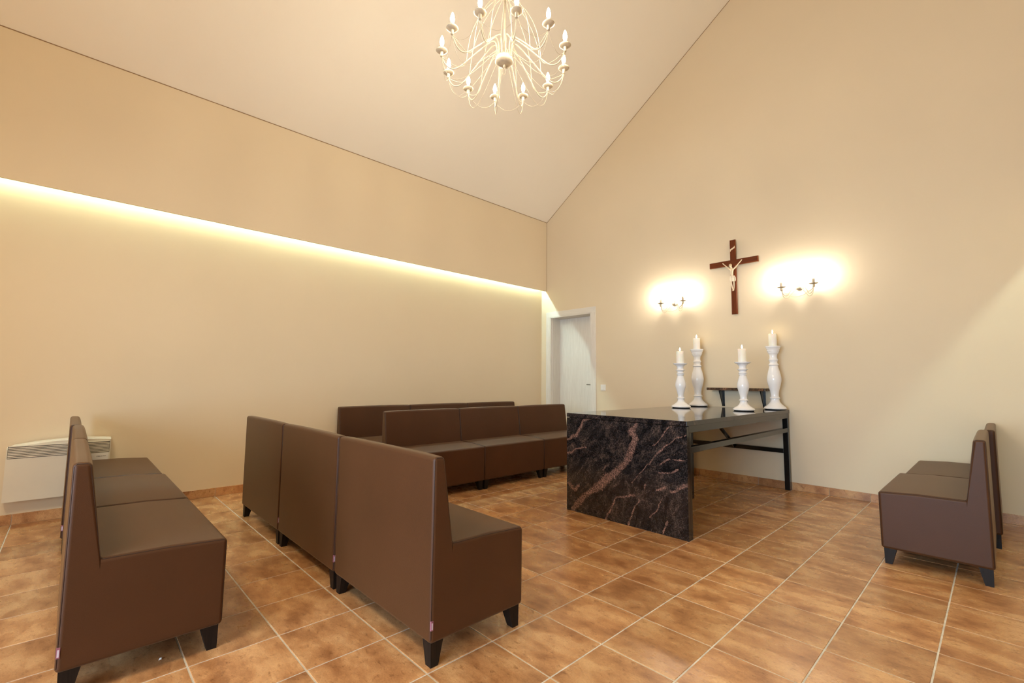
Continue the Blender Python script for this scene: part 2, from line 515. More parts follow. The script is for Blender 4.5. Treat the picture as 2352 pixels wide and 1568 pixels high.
# dark strips painted as joint shade along the upper panel edges and the gable
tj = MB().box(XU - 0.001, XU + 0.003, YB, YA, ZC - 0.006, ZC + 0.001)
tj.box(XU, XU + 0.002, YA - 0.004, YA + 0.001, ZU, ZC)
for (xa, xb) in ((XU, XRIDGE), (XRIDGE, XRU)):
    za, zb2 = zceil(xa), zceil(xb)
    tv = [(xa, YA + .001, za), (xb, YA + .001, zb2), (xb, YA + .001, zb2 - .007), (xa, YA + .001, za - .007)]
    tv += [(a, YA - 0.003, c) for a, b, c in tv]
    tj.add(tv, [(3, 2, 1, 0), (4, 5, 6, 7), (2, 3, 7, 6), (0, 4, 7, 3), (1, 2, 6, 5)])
struct('painted_joint_shade_1', tj, plain('joint_shadow', (0.30, 0.19, 0.10), 0.9))

# light strips in the coves (lamps)
def strip(x, s, label):
    t = thing('light_strip', label, 'lamp', (x, 0, 2.64), 0, None)
    obj('rail', MB().box(min(0, 0.008 * s), max(0, 0.008 * s), YB + 0.05, YA - 0.035, -0.009, 0.009), m_white, t)
    obj('diffuser', MB().box(min(0.0081 * s, 0.014 * s), max(0.0081 * s, 0.014 * s), YB + 0.05, YA - 0.035, -0.006, 0.006), m_strip if s > 0 else m_strip_r, t)
    return t
strip(XL, 1, 'long yellow light strip in the slot along the left wall')
strip(XR, -1, 'light strip in the slot of the right wall, outside the picture')

# baseboards of cut tiles
def baseboard(name, a, b, axis, at, s, pitch):
    """tiles from a to b along axis, standing in front of the wall face `at`, facing direction s"""
    h, th = 0.076, 0.010
    bed = MB()
    if axis == 'y': bed.box(min(at, at + s * (th - .002)), max(at, at + s * (th - .002)), a, b, 0, h - 0.002)
    else: bed.box(a, b, min(at, at + s * (th - .002)), max(at, at + s * (th - .002)), 0, h - 0.002)
    o = struct(name, bed, m_grout_d)
    k = math.floor(a / pitch)
    while k * pitch < b:
        p, q = max(a, k * pitch + 0.002), min(b, (k + 1) * pitch - 0.002)
        if q - p > 0.02:
            m = MB()
            if axis == 'y': m.cbox(min(at, at + s * th), max(at, at + s * th), p, q, 0.001, h, 0.0012)
            else: m.cbox(p, q, min(at, at + s * th), max(at, at + s * th), 0.001, h, 0.0012)
            obj('tile', m, m_tile, o)
        k += 1
    return o
baseboard('baseboard_left', YB, YA, 'y', XL, 1, GY)
baseboard('baseboard_back', -2.452, XR, 'x', YA, -1, GX)
baseboard('baseboard_right', YB, YA - 0.012, 'y', XR, -1, GY)

# door in the altar wall
cas = MB()
cy0 = YA - 0.014
cas.cbox(-3.416, DX0, cy0, YA, 0, DZ, 0.002).cbox(DX1, -2.455, cy0, YA, 0, DZ, 0.002)
hd = MB().cbox(-3.416, -2.455, cy0, YA, DZ, 2.184, 0.002)
jm = MB()
jm.box(DX0 - 0.001, DX0 + 0.012, YA - 0.010, YA + 0.235, 0, DZ).box(DX1 - 0.012, DX1 + 0.001, YA - 0.010, YA + 0.235, 0, DZ)
jm.box(DX0 + 0.012, DX0 + 0.020, YA + 0.03, YA + 0.208, 0, DZ - 0.012)
door = struct('door_1', MB().box(DX0 + 0.014, DX1 - 0.014, YA + 0.208, YA + 0.248, 0.006, DZ - 0.014), m_door)
obj('door_casing', cas, m_door, door)
obj('door_head', hd, m_door_h, door)
obj('door_jamb', jm, m_door, door)
obj('door_lintel', MB().box(DX0, DX1, YA - 0.010, YA + 0.235, DZ - 0.012, DZ + 0.001), m_door_h, door)
hm = MB()
hm.lathe([(0.024, 0), (0.025, 0.004), (0.024, 0.008)], 20)
hm.v = [(x - 2.625, YA + 0.207 - z, y + 1.045) for x, y, z in hm.v]
hm.tube(spline([(-2.625, YA + 0.205, 1.045), (-2.625, YA + 0.165, 1.045), (-2.640, YA + 0.155, 1.046), (-2.745, YA + 0.155, 1.047)], 4), 0.008, 8)
hm.lathe([(0.020, 0), (0.020, 0.004)], 16, c=(0, 0, 0))
nv = 16 * 2
hm.v[-nv:] = [(x - 2.625, YA + 0.207 - z, y + 0.955) for x, y, z in hm.v[-nv:]]
obj('door_handle', hm, m_brass, door)

# ------------------------------------------------------------------ sofa modules
MW = 0.884           # width of a module
def sofa_master():
    root = thing('sofa_module', '', 'sofa', (0, 0, 0), 0)
    w = MW / 2
    zb, R = 0.090, 0.016
    prof = [(0.000, zb), (0.488, zb), (0.490, 0.428), (0.096, 0.444), (0.052, 0.784), (0.000, 0.786)]
    # ---- backrest: full-height tapered slab at the rear; seat: block in front of it
    def slab(poly, free, nx, crown=None):
        """extrude polygon (y,z) over the width with nx cuts; free: set of polygon edges/corners that get rounded"""
        bm = bmesh.new()
        n = len(poly)
        L = [bm.verts.new((-w, y, z)) for y, z in poly]
        Rr = [bm.verts.new((w, y, z)) for y, z in poly]
        bm.faces.new(L[::-1]) if False else bm.faces.new(L)
        bm.faces.new(Rr[::-1])
        for i in range(n):
            j = (i + 1) % n
            bm.faces.new((L[j], L[i], Rr[i], Rr[j]))
        bmesh.ops.recalc_face_normals(bm, faces=bm.faces[:])
        es = []
        for e in bm.edges:
            a, b = e.verts
            ia = (L.index(a) if a in L else Rr.index(a)); ib = (L.index(b) if b in L else Rr.index(b))
            if ia == ib:
                if ia in free['corner']: es.append(e)
            elif (ia, ib) in free['edge'] or (ib, ia) in free['edge']: es.append(e)
        bmesh.ops.bevel(bm, geom=es, offset=R, segments=4, affect='EDGES', profile=0.5, clamp_overlap=False)
        if nx:
            geom = bm.verts[:] + bm.edges[:] + bm.faces[:]
            for k in range(1, nx):
                x = -w + 2 * w * k / nx
                r = bmesh.ops.bisect_plane(bm, geom=bm.verts[:] + bm.edges[:] + bm.faces[:], plane_co=(x, 0, 0), plane_no=(1, 0, 0))
        if crown: crown(bm)
        # open the hidden joint between seat and backrest so that the side panel reads as one surface
        hid = [f for f in bm.faces if all(abs(v.co.y - 0.0955) < 1e-4 and v.co.z < 0.4485 for v in f.verts)]
        bmesh.ops.delete(bm, geom=hid, context='FACES_ONLY')
        for f in bm.faces: f.smooth = True
        return bm
    def bump_x(x): return max(0.0, 1 - (x / w) ** 4)
    back = [(0.0, zb), (0.0955, zb), (0.0955, 0.400), (0.0955, 0.443), (0.052, 0.784), (0.0, 0.786)]
    def crown_b(bm):
        for v in bm.verts:
            if v.co.z > 0.45 and v.co.y > 0.03: v.co.y += 0.007 * bump_x(v.co.x) * min(1, (v.co.z - 0.45) / 0.1) * min(1, max(0, (0.80 - v.co.z) / 0.1))
            if v.co.z > 0.775: v.co.z += 0.004 * bump_x(v.co.x)
    b1 = slab(back, {'corner': {0, 4, 5}, 'edge': {(3, 4), (4, 5), (5, 0), (0, 1)}}, 10, crown_b)
    seat = [(0.0955, zb), (0.488, zb), (0.490, 0.428), (0.30, 0.440), (0.0955, 0.444)]
    def crown_s(bm):
        for v in bm.verts:
            if v.co.z > 0.41:
                ty = (v.co.y - 0.09) / 0.40
                v.co.z += 0.010 * bump_x(v.co.x) * max(0, math.sin(PI * min(1, max(0, ty)))) 
    b2 = slab(seat, {'corner': {1, 2}, 'edge': {(0, 1), (1, 2), (2, 3), (3, 4)}}, 10, crown_s)
    for nm, bm in (('backrest', b1), ('seat', b2)):
        me = D.meshes.new(nm); bm.to_mesh(me); bm.free(); me.materials.append(m_leather)
        tmp = link(nm, me)
        wn = tmp.modifiers.new('wn', 'WEIGHTED_NORMAL'); wn.mode = 'FACE_AREA'; wn.weight = 100; wn.keep_sharp = False
        dgs = bpy.context.evaluated_depsgraph_get(); dgs.update()
        me2 = D.meshes.new_from_object(tmp.evaluated_get(dgs))
        D.objects.remove(tmp, do_unlink=True); D.meshes.remove(me); me2.name = nm
        link(nm, me2, root)
    # piping where side panel meets the covers
    q = R * 0.30
    for s in (-1, 1):
        x = s * (w - q)
        pts = [(x, q, zb + R), (x, q, 0.770), (x, 0.012, 0.786 - q), (x, 0.040, 0.785 - q), (x, 0.053 - q, 0.770), (x, 0.0975 - q, 0.452), (x, 0.102, 0.445 - q), (x, 0.30, 0.4405 - q), (x, 0.474, 0.430 - q), (x, 0.489 - q, 0.414), (x, 0.488 - q, zb + R)]
        obj('seam', MB().tube(pts, 0.0016, 5), m_seam, root)
    # tapered legs, outer faces straight
    for sx in (-1, 1):
        for yf, ya, yb, ya2, yb2 in ((0, 0.010, 0.068, 0.012, 0.046), (1, 0.415, 0.476, 0.440, 0.474)):
            xo, xi, xi2 = sx * (w - 0.012), sx * (w - 0.070), sx * (w - 0.048)
            xs = sorted((xo, xi)); xs2 = sorted((xo, xi2))
            v = [(xs2[0], ya2, 0), (xs2[1], ya2, 0), (xs2[1], yb2, 0), (xs2[0], yb2, 0), (xs[0], ya, zb + .004), (xs[1], ya, zb + .004), (xs[1], yb, zb + .004), (xs[0], yb, zb + .004)]
            obj('leg', MB().add(v, [(0, 3, 2, 1), (4, 5, 6, 7), (0, 1, 5, 4), (1, 2, 6, 5), (2, 3, 7, 6), (3, 0, 4, 7)]), m_wenge, root)
    # cloth tag sewn into the rear right seam
    tg = MB().box(w - 0.006, w + 0.0012, 0.001, 0.011, 0.142, 0.176)
    t = obj('fabric_tag', tg, m_tag_red, root); t['label'] = 'small red and white sewn tag'
    obj('tag_stripe', MB().box(w - 0.005, w + 0.0017, 0.0035, 0.0085, 0.146, 0.170), m_tag_white, t)
    return root
P = 0.891
sofa0 = sofa_master()
rows = []
RA, RL, RF, RW, RR = ('middle row sofas', 'left foreground row sofas', 'side row sofas by the table', 'side row sofas against the left wall', 'pair of sofas at the right')
A0, L0 = -0.005, -0.706
def add(x, y, rz, label, group): rows.append((x, y, rz, label, group))
for k, l in enumerate(('brown sofa module at the right end of the middle row, nearest, sewn tag visible',
                       'brown sofa module in the centre of the middle row, seen from behind',
                       'brown sofa module at the left end of the middle row, seen from behind')):
    add(A0 - MW / 2 - (0, 0.898, 1.786)[k], 0.014, 0, l, RA)
for k, l in enumerate(('brown sofa module at the front left corner of the picture, side panel fully shown',
                       'brown sofa module second from the camera in the left foreground row',
                       'brown sofa module farthest in the left foreground row, overlapping the wall heater')):
    add(L0 - MW / 2 - k * P, (-1.006, -1.004, -1.016)[k], 0, l, RL)
for k, l in enumerate(('brown sofa module starting the front side row, behind the nearest middle-row backrest',
                       'brown sofa module in the centre of the front side row, whole front visible',
                       'brown sofa module ending the front side row beside the granite table')):
    add(-2.575, 1.155 + MW / 2 + k * 0.888, -PI / 2, l, RF)
for k, l in enumerate(('brown sofa module against the left wall, left end of the hindmost side row',
                       'brown sofa module against the left wall, centre of the hindmost side row',
                       'brown sofa module against the left wall, end nearest the white door')):
    add(-3.512, 1.112 + MW / 2 + k * 0.889, -PI / 2, l, RW)
for k, l in enumerate(('brown sofa module at the right edge, nearer of the pair',
                       'brown sofa module at the right edge, farther of the pair, by the altar wall')):
    add((1.458, 1.490)[k], 2.640 + MW / 2 + k * 0.888, PI / 2, l, RR)
for i, (x, y, rz, lab, grp) in enumerate(rows):
    o = sofa0 if i == 0 else copy_tree(sofa0)
    o.location = (x, y, 0); o.rotation_euler = (0, 0, rz)
    tag(o, lab, 'sofa', grp)

# ------------------------------------------------------------------ granite table on a steel frame
TX0, TX1, TY0, TY1, TZ = -1.080, 0.003, 2.108, 4.412, 0.816
table = thing('catafalque_table', 'large dark granite table with veined front slab on black steel frame', 'table', (-0.54, 3.26, 0))
def at_table(mb):
    mb.v = [(x + 0.54, y - 3.26, z) for x, y, z in mb.v]; return mb
obj('tabletop', at_table(MB().cbox(TX0, TX1, TY0, TY1, TZ - 0.034, TZ, 0.0015)), m_granite, table)
# front slab with its veins as a point attribute
VEINS = [[(-0.396, 0.772, 0.0055), (-0.443, 0.704, 0.014), (-0.402, 0.66, 0.0138), (-0.431, 0.594, 0.0162), (-0.464, 0.526, 0.014), (-0.502, 0.458, 0.0117), (-0.57, 0.392, 0.0142), (-0.659, 0.33, 0.0169), (-0.74, 0.251, 0.0171), (-0.824, 0.194, 0.0124), (-0.9, 0.138, 0.0111), (-0.966, 0.066, 0.0142), (-1.012, 0.009, 0.0113)], [(-0.821, 0.78, 0.005), (-0.908, 0.761, 0.0077), (-0.936, 0.697, 0.0092), (-0.976, 0.641, 0.0093), (-1.033, 0.609, 0.0078), (-1.074, 0.592, 0.0079)], [(-0.876, 0.541, 0.0035), (-0.965, 0.523, 0.0041), (-1.045, 0.487, 0.0052), (-1.074, 0.471, 0.0052)], [(-0.001, 0.727, 0.0025), (-0.084, 0.683, 0.003), (-0.182, 0.613, 0.0035), (-0.225, 0.57, 0.0062), (-0.268, 0.512, 0.0036), (-0.286, 0.486, 0.0036)], [(-0.413, 0.239, 0.0064), (-0.505, 0.211, 0.0047), (-0.582, 0.189, 0.0047), (-0.621, 0.125, 0.0048), (-0.641, 0.072, 0.0048), (-0.682, 0.003, 0.0067)], [(-0.378, 0.218, 0.0032), (-0.414, 0.157, 0.0037), (-0.442, 0.09, 0.0037), (-0.48, 0.008, 0.0042)], [(0.002, 0.378, 0.0076), (-0.068, 0.341, 0.0085), (-0.131, 0.312, 0.0069)], [(-0.171, 0.334, 0.007), (-0.238, 0.312, 0.0062)], [(-0.323, 0.328, 0.0054), (-0.332, 0.299, 0.0063)], [(-0.065, 0.465, 0.006), (-0.137, 0.443, 0.0052), (-0.219, 0.428, 0.0035)], [(-0.16, 0.098, 0.0078), (-0.177, 0.05, 0.0078), (-0.194, 0.002, 0.0043)], [(-1.057, 0.224, 0.0104), (-1.011, 0.188, 0.0103)], [(-0.955, 0.223, 0.0081), (-0.989, 0.174, 0.0082)], [(-0.678, 0.418, 0.0039), (-0.698, 0.382, 0.0039)], [(-0.209, 0.489, 0.0053), (-0.159, 0.526, 0.0044), (-0.103, 0.54, 0.0035), (-0.024, 0.543, 0.0025)], [(-0.13, 0.768, 0.0035), (-0.189, 0.688, 0.0035), (-0.266, 0.611, 0.0027)], [(-0.233, 0.562, 0.0027), (-0.339, 0.433, 0.0027), (-0.448, 0.323, 0.0028)], [(-0.292, 0.106, 0.004), (-0.232, 0.163, 0.0031), (-0.181, 0.262, 0.0031)]]
def panel_mesh():
    x0, x1, z0, z1, y0, y1 = TX0 + 0.001, 0.001, 0.0, TZ - 0.0385, TY0 + 0.002, TY0 + 0.032
    nx, nz = 150, 108
    vs, vein = [], []
    import mathutils.noise as mn
    segs = []
    for li, ln in enumerate(VEINS):
        wf_ = 1.7 if li == 0 else 1.25
        for (ax, az, aw_), (bx, bz, bw_) in zip(ln, ln[1:]):
            segs.append((ax, az, aw_ * wf_, bx - ax, bz - az, bw_ * wf_, (bx - ax) ** 2 + (bz - az) ** 2 + 1e-9))
    for iz in range(nz + 1):
        for ix in range(nx + 1):
            x = x0 + (x1 - x0) * ix / nx; z = z0 + (z1 - z0) * iz / nz
            vs.append((x, y0, z))
            px = x + 0.012 * mn.noise((x * 16, z * 16, 1.3)) + 0.006 * mn.noise((x * 50, z * 50, 2.3))
            pz = z + 0.012 * mn.noise((x * 16, z * 16, 7.1)) + 0.006 * mn.noise((x * 50, z * 50, 5.3))
            best = 0.0
            for ax, az, wa, dx, dz, wb, l2 in segs:
                t = ((px - ax) * dx + (pz - az) * dz) / l2
                t = 0.0 if t < 0 else (1.0 if t > 1 else t)
                d = math.hypot(px - ax - t * dx, pz - az - t * dz)
                ww = wa + (wb - wa) * t
                if d < ww * 2.2:
                    v = 0.5 + 0.5 * (1 - d / ww)
                    if v > best: best = v
            vein.append(min(1.0, max(0.0, best)))
    fs = []
    for iz in range(nz):
        for ix in range(nx):
            a = iz * (nx + 1) + ix
            fs.append((a, a + 1, a + nx + 2, a + nx + 1))
    n = len(vs)
    vs += [(x0, y0, z0), (x1, y0, z0), (x1, y0, z1), (x0, y0, z1), (x0, y1, z0), (x1, y1, z0), (x1, y1, z1), (x0, y1, z1)]
    vein += [0.0] * 8
    fs += [(n + 4, n + 7, n + 6, n + 5), (n, n + 4, n + 5, n + 1), (n + 1, n + 5, n + 6, n + 2), (n + 2, n + 6, n + 7, n + 3), (n + 3, n + 7, n + 4, n)]
    me = D.meshes.new('front_slab')
    me.from_pydata([(a + 0.54, b - 3.26, c) for a, b, c in vs], [], fs)
    at = me.attributes.new('vein', 'FLOAT', 'POINT'); at.data.foreach_set('value', vein)
    me.materials.append(m_granite_p); me.update()
    return me
link('front_slab', panel_mesh(), table)
tb = 0.05
def steel(name, *boxes):
    m = MB()
    for b in boxes: m.cbox(*b, 0.003)
    return obj(name, at_table(m), m_steel, table)
zt = TZ - 0.0345
fy = TY0 + 0.034
for x in (TX1 - 0.003 - tb, TX0 + 0.003):
    steel('leg', (x, x + tb, fy, fy + 0.035, 0, zt - 0.05))
    steel('leg', (x, x + tb, TY1 - 0.052, TY1 - 0.010, 0, zt - 0.05))
    steel('apron_rail', (x, x + tb, fy, TY1 - 0.010, zt - 0.05, zt))
    steel('side_rail', (x + 0.002, x + tb - 0.002, fy + 0.035, TY1 - 0.052, 0.588, 0.632))
steel('apron_rail', (TX0 + 0.053, TX1 - 0.053, fy, fy + 0.040, zt - 0.05, zt))
steel('leg', (-0.565, -0.520, 3.27, 3.315, 0, zt - 0.05))
steel('apron_rail', (TX0 + 0.053, TX1 - 0.053, TY1 - 0.050, TY1 - 0.012, zt - 0.05, zt))
steel('apron_rail', (-0.565, -0.520, fy + 0.04, TY1 - 0.05, zt - 0.05, zt))
steel('rear_rail', (TX0 + 0.053, TX1 - 0.053, TY1 - 0.048, TY1 - 0.014, 0.370, 0.414))
dg = MB().tube([(-0.5425, 4.375, 0.395), (-0.5425, 3.79, 0.745)], 0.026, 4)
obj('diagonal_brace', at_table(dg), m_steel, table)

# ------------------------------------------------------------------ granite wall shelf
shelf = thing('wall_shelf', 'small granite shelf on two black tapered brackets fixed to the altar wall', 'shelf', (-0.48, YA, 1.006))
obj('shelf_board', MB().cbox(-0.310, 0.308, -0.172, 0.0, 0.0, 0.029, 0.0015), m_granite_b, shelf)
for x in (-0.192, 0.243):
    v = [(x - .004, 0, 0), (x - .004, -0.12, 0), (x - .004, -0.035, -0.165), (x - .004, -0.0, -0.178)]
    v = v + [(a + 0.008, b, c) for a, b, c in v]
    br = MB().add(v, [(0, 1, 2, 3), (7, 6, 5, 4), (0, 4, 5, 1), (1, 5, 6, 2), (2, 6, 7, 3), (3, 7, 4, 0)])
    br.box(x - 0.016, x + 0.016, -0.006, 0.0, -0.180, 0.0)
    obj('bracket', br, m_steel, shelf)

# ------------------------------------------------------------------ candle holders
def smooth_prof(keys, n=5):
    P3 = [(r, z, 0) for r, z in keys]
    return [(max(0.001, p[0]), p[1]) for p in spline(P3, n)]
SHORT = dict(h=0.475, parts=[
    [(0.070, 0.000), (0.097, 0.003), (0.099, 0.012), (0.090, 0.024), (0.062, 0.042), (0.042, 0.060), (0.034, 0.078), (0.0325, 0.092)],
    [(0.036, 0.094), (0.043, 0.099), (0.038, 0.104), (0.033, 0.110), (0.0315, 0.128), (0.036, 0.155), (0.046, 0.192), (0.0545, 0.230), (0.053, 0.262), (0.044, 0.298), (0.035, 0.328), (0.031, 0.345)],
    [(0.033, 0.347), (0.040, 0.352), (0.034, 0.357)], [(0.031, 0.360), (0.038, 0.362), (0.041, 0.366), (0.036, 0.371), (0.0315, 0.378), (0.0315, 0.386)],
    [(0.036, 0.393), (0.048, 0.400), (0.045, 0.405), (0.034, 0.411), (0.0325, 0.425), (0.036, 0.440), (0.040, 0.445)],
    [(0.042, 0.446), (0.046, 0.452), (0.052, 0.457), (0.066, 0.462), (0.070, 0.465), (0.068, 0.467), (0.073, 0.470), (0.073, 0.475), (0.060, 0.475)]])
TALL = dict(h=0.658, parts=[
    [(0.075, 0.000), (0.102, 0.003), (0.105, 0.013), (0.096, 0.026), (0.072, 0.046), (0.052, 0.068), (0.043, 0.090), (0.0415, 0.106)],
    [(0.045, 0.109), (0.052, 0.114), (0.046, 0.120), (0.040, 0.128), (0.038, 0.150), (0.043, 0.190), (0.056, 0.240), (0.0675, 0.295), (0.067, 0.330), (0.058, 0.380), (0.046, 0.425), (0.041, 0.448)],
    [(0.041, 0.452), (0.046, 0.457), (0.051, 0.461), (0.044, 0.468), (0.038, 0.480), (0.037, 0.492), (0.042, 0.508)],
    [(0.047, 0.513), (0.042, 0.520), (0.037, 0.532), (0.036, 0.548), (0.038, 0.566), (0.044, 0.580)],
    [(0.050, 0.584), (0.050, 0.592), (0.054, 0.594), (0.054, 0.603), (0.058, 0.606), (0.058, 0.618)],
    [(0.060, 0.622), (0.064, 0.630), (0.067, 0.635), (0.066, 0.640), (0.071, 0.644), (0.072, 0.658), (0.060, 0.658)]])
def holder(kind, x, y, label):
    t = thing('candle_holder', label, 'candle holder', (x, y, TZ), 0, 'white candle holders on the granite table')
    prof = []
    for p in kind['parts']: prof += smooth_prof(p, 4) if len(p) > 3 else list(p)
    obj('holder_body', MB().lathe([(r, z + 0.0055) for r, z in prof], 48), m_ceramic, t)
    obj('felt_pad', MB().lathe([(0.088 * (1 if kind is SHORT else 1.06), 0.0), (0.090 * (1 if kind is SHORT else 1.06), 0.0056)], 32), m_felt, t)
    return t
def candle(x, y, z0, label):
    t = thing('pillar_candle', label, 'candle', (x, y, z0), 0, 'burning pillar candles')
    h = 0.131
    pr_ = [(0.037, 0.0), (0.0385, 0.003), (0.0385, h - 0.003), (0.0365, h), (0.031, h - 0.003), (0.020, h - 0.008), (0.004, h - 0.009)]
    obj('wax', MB().lathe(pr_, 32), m_wax, t)
    obj('wick', MB().tube([(0, 0, h - 0.010), (0.0005, 0, h + 0.008)], 0.0011, 6), m_wick, t)
    fp = [(0.0010, 0.003), (0.0050, 0.009), (0.0066, 0.016), (0.0058, 0.024), (0.0033, 0.033), (0.0005, 0.040)]
    obj('flame', MB().lathe([(r, z + h) for r, z in fp], 14), m_flame, t)
    return t
spots = [(SHORT, -0.849, 3.75, 'short white turned candle holder at the left front of the four'),
         (TALL, -0.898, 4.27, 'tall white turned candle holder at the left rear by the wall'),
         (SHORT, -0.216, 3.78, 'short white turned candle holder standing in front of the wall shelf'),
         (TALL, -0.094, 4.305, 'tall white turned candle holder at the right rear corner of the table')]
clab = ['white burning candle on the short holder at the left front', 'white burning candle on the tall holder at the left rear',
        'white burning candle on the short holder before the shelf', 'white burning candle on the tall holder at the right rear']
for (k, x, y, l), c in zip(spots, clab):
    holder(k, x, y, l)
    candle(x, y, TZ + k['h'] + 0.0055, c)

# ------------------------------------------------------------------ crucifix
cr = thing('crucifix', 'mahogany cross with ivory figure hanging on the altar wall', 'crucifix', (-0.500, YA - 0.020, 1.870))
def beam(name, x0, x1, z0, z1, mat, yb=-0.012, yf=-0.034, c=0.007):
    v = [(x0, yb, z0), (x1, yb, z0), (x1, yb, z1), (x0, yb, z1), (x0, yf + c, z0), (x1, yf + c, z0), (x1, yf + c, z1), (x0, yf + c, z1),
         (x0 + c, yf, z0 + c), (x1 - c, yf, z0 + c), (x1 - c, yf, z1 - c), (x0 + c, yf, z1 - c)]
    f = [(3, 2, 1, 0), (8, 9, 10, 11)] + [(4 + i, 4 + (i + 1) % 4, 8 + (i + 1) % 4, 8 + i) for i in range(4)] + [(i, (i + 1) % 4, 4 + (i + 1) % 4, 4 + i) for i in range(4)]
    return obj(name, MB().add(v, f), mat, cr)
beam('upright_beam', -0.031, 0.031, 0.0, 0.864, m_maho_v)
beam('crossbar', -0.268, 0.268, 0.566, 0.630, m_maho_h, yb=-0.0125, yf=-0.0343)
obj('wall_mount', MB().cbox(-0.012, 0.012, -0.0125, 0.020, 0.45, 0.80, 0.001), m_maho_v, cr)
sc_ = [(-0.022, 0.742), (-0.012, 0.752), (0.012, 0.764), (0.024, 0.773)]
pv = []
for (x, z) in sc_: pv += [(x, -0.0345, z - 0.009), (x, -0.0345, z + 0.009), (x, -0.0385, z + 0.009), (x, -0.0385, z - 0.009)]
pf = [(0, 1, 2, 3), (12, 15, 14, 13)]
for i in range(3):
    for k in range(4): pf.append((4 * i + k, 4 * (i + 1) + k, 4 * (i + 1) + (k + 1) % 4, 4 * i + (k + 1) % 4))
pl = MB().add(pv, pf)
pl.tube([(-0.022, -0.0375, 0.726), (-0.022, -0.0375, 0.757)], 0.0035, 6).tube([(0.024, -0.0375, 0.759), (0.024, -0.0375, 0.787)], 0.0035, 6)
obj('title_scroll', pl, m_ivory, cr)

def skin_mesh(name, joints, edges, mat, parent, sub=2, root=0):
    me = D.meshes.new(name + '_skeleton')
    me.from_pydata([j[:3] for j in joints], edges, [])
    o = D.objects.new(name, me); COL.objects.link(o)
    sm = o.modifiers.new('skin', 'SKIN'); ss = o.modifiers.new('sub', 'SUBSURF'); ss.levels = sub; ss.render_levels = sub
    sm.branch_smoothing = 0.6
    for i, j in enumerate(joints):
        sv = me.skin_vertices[0].data[i]
        sv.radius = (j[3], j[4] if len(j) > 4 else j[3]); sv.use_root = (i == root)
    dg_ = bpy.context.evaluated_depsgraph_get(); dg_.update()
    m2 = D.meshes.new_from_object(o.evaluated_get(dg_))
    D.objects.remove(o, do_unlink=True)
    for p in m2.polygons: p.use_smooth = True
    m2.materials.clear(); m2.materials.append(mat); m2.name = name
    return link(name, m2, parent)
# figure: pelvis first; x right, y towards room is negative, z up (crucifix frame)
FY = -0.050
J = [(-0.004, FY, 0.425, .0175, .0150),      # 0 pelvis
     (-0.005, FY - .004, 0.452, .0145, .0125),  # 1 waist
     (-0.006, FY - .006, 0.485, .0185, .0150),  # 2 ribs
     (-0.006, FY - .004, 0.512, .0190, .0140),  # 3 chest
     (-0.007, FY - .006, 0.531, .0085, .0085),  # 4 neck
     (-0.015, FY - .013, 0.546, .0125, .0130),  # 5 head low
     (-0.018, FY - .014, 0.562, .0140, .0145),  # 6 head top
     (-0.032, FY - .001, 0.520, .0095), (-0.062, FY + .004, 0.553, .0068), (-0.092, FY + .010, 0.583, .0052), (-0.106, FY + .012, 0.597, .0060),   # 7-10 right arm
     (0.020, FY - .001, 0.520, .0095), (0.052, FY + .004, 0.556, .0068), (0.082, FY + .010, 0.590, .0052), (0.096, FY + .012, 0.606, .0060),     # 11-14 left arm
     (-0.015, FY - .004, 0.400, .0125), (-0.012, FY - .016, 0.352, .0090), (-0.006, FY - .004, 0.308, .0072), (-0.002, FY + .000, 0.280, .0050), (-0.001, FY - .010, 0.262, .0052),   # 15-19 right leg
     (0.009, FY - .002, 0.400, .0125), (0.014, FY - .012, 0.352, .0090), (0.010, FY + .002, 0.308, .0072), (0.006, FY + .006, 0.284, .0050), (0.007, FY - .004, 0.265, .0052)]   # 20-24 left leg
E_ = [(0, 1), (1, 2), (2, 3), (3, 4), (4, 5), (5, 6), (3, 7), (7, 8), (8, 9), (9, 10), (3, 11), (11, 12), (12, 13), (13, 14), (0, 15), (15, 16), (16, 17), (17, 18), (18, 19), (0, 20), (20, 21), (21, 22), (22, 23), (23, 24)]
# fingers and thumb on both hands
for hb, sx in ((10, -1), (14, 1)):
    hx, hy, hz = J[hb][:3]
    for dx, dz, ln in ((0.35, 1.0, .010), (0.6, 0.9, .012), (0.85, 0.75, .011), (1.0, 0.5, .009)):
        n = len(J)
        J.append((hx + sx * dx * ln * .55, hy, hz + dz * ln * .55, .0019)); J.append((hx + sx * dx * ln, hy - .003, hz + dz * ln, .0015))
        E_ += [(hb, n), (n, n + 1)]
    n = len(J); J.append((hx - sx * .006, hy - .002, hz + .006, .0019)); E_.append((hb, n))
fig = skin_mesh('carved_figure', J, E_, m_ivory, cr)
fig['label'] = 'small ivory coloured carved figure with outstretched arms'
# hair and beard cap, loincloth
hair = MB().lathe([(0.002, -0.016), (0.012, -0.012), (0.0165, -0.002), (0.0165, 0.007), (0.012, 0.014), (0.002, 0.018)], 14, c=(-0.0185, FY - .0095, 0.562))
obj('carved_hair', hair, plain('hair_ivory', (0.50, 0.36, 0.22), 0.6, var=0.25, scale=150), fig)
lc = MB()
lp = []
for i, (zz, rx, ry) in enumerate(((0.437, .0215, .0175), (0.428, .0250, .0205), (0.414, .0262, .0220), (0.400, .0268, .0225), (0.386, .0262, .0220), (0.376, .0250, .0205))):
    for k in range(20):
        a = 2 * PI * k / 20
        fl = 1 + 0.05 * math.sin(5 * a + i)
        lp.append((-0.003 + rx * fl * math.cos(a), FY - 0.004 + ry * fl * math.sin(a), zz + 0.004 * math.sin(a * 2 + 1)))
lf = [(i * 20 + k, i * 20 + (k + 1) % 20, (i + 1) * 20 + (k + 1) % 20, (i + 1) * 20 + k) for i in range(5) for k in range(20)]
lc.add(lp, lf, True)
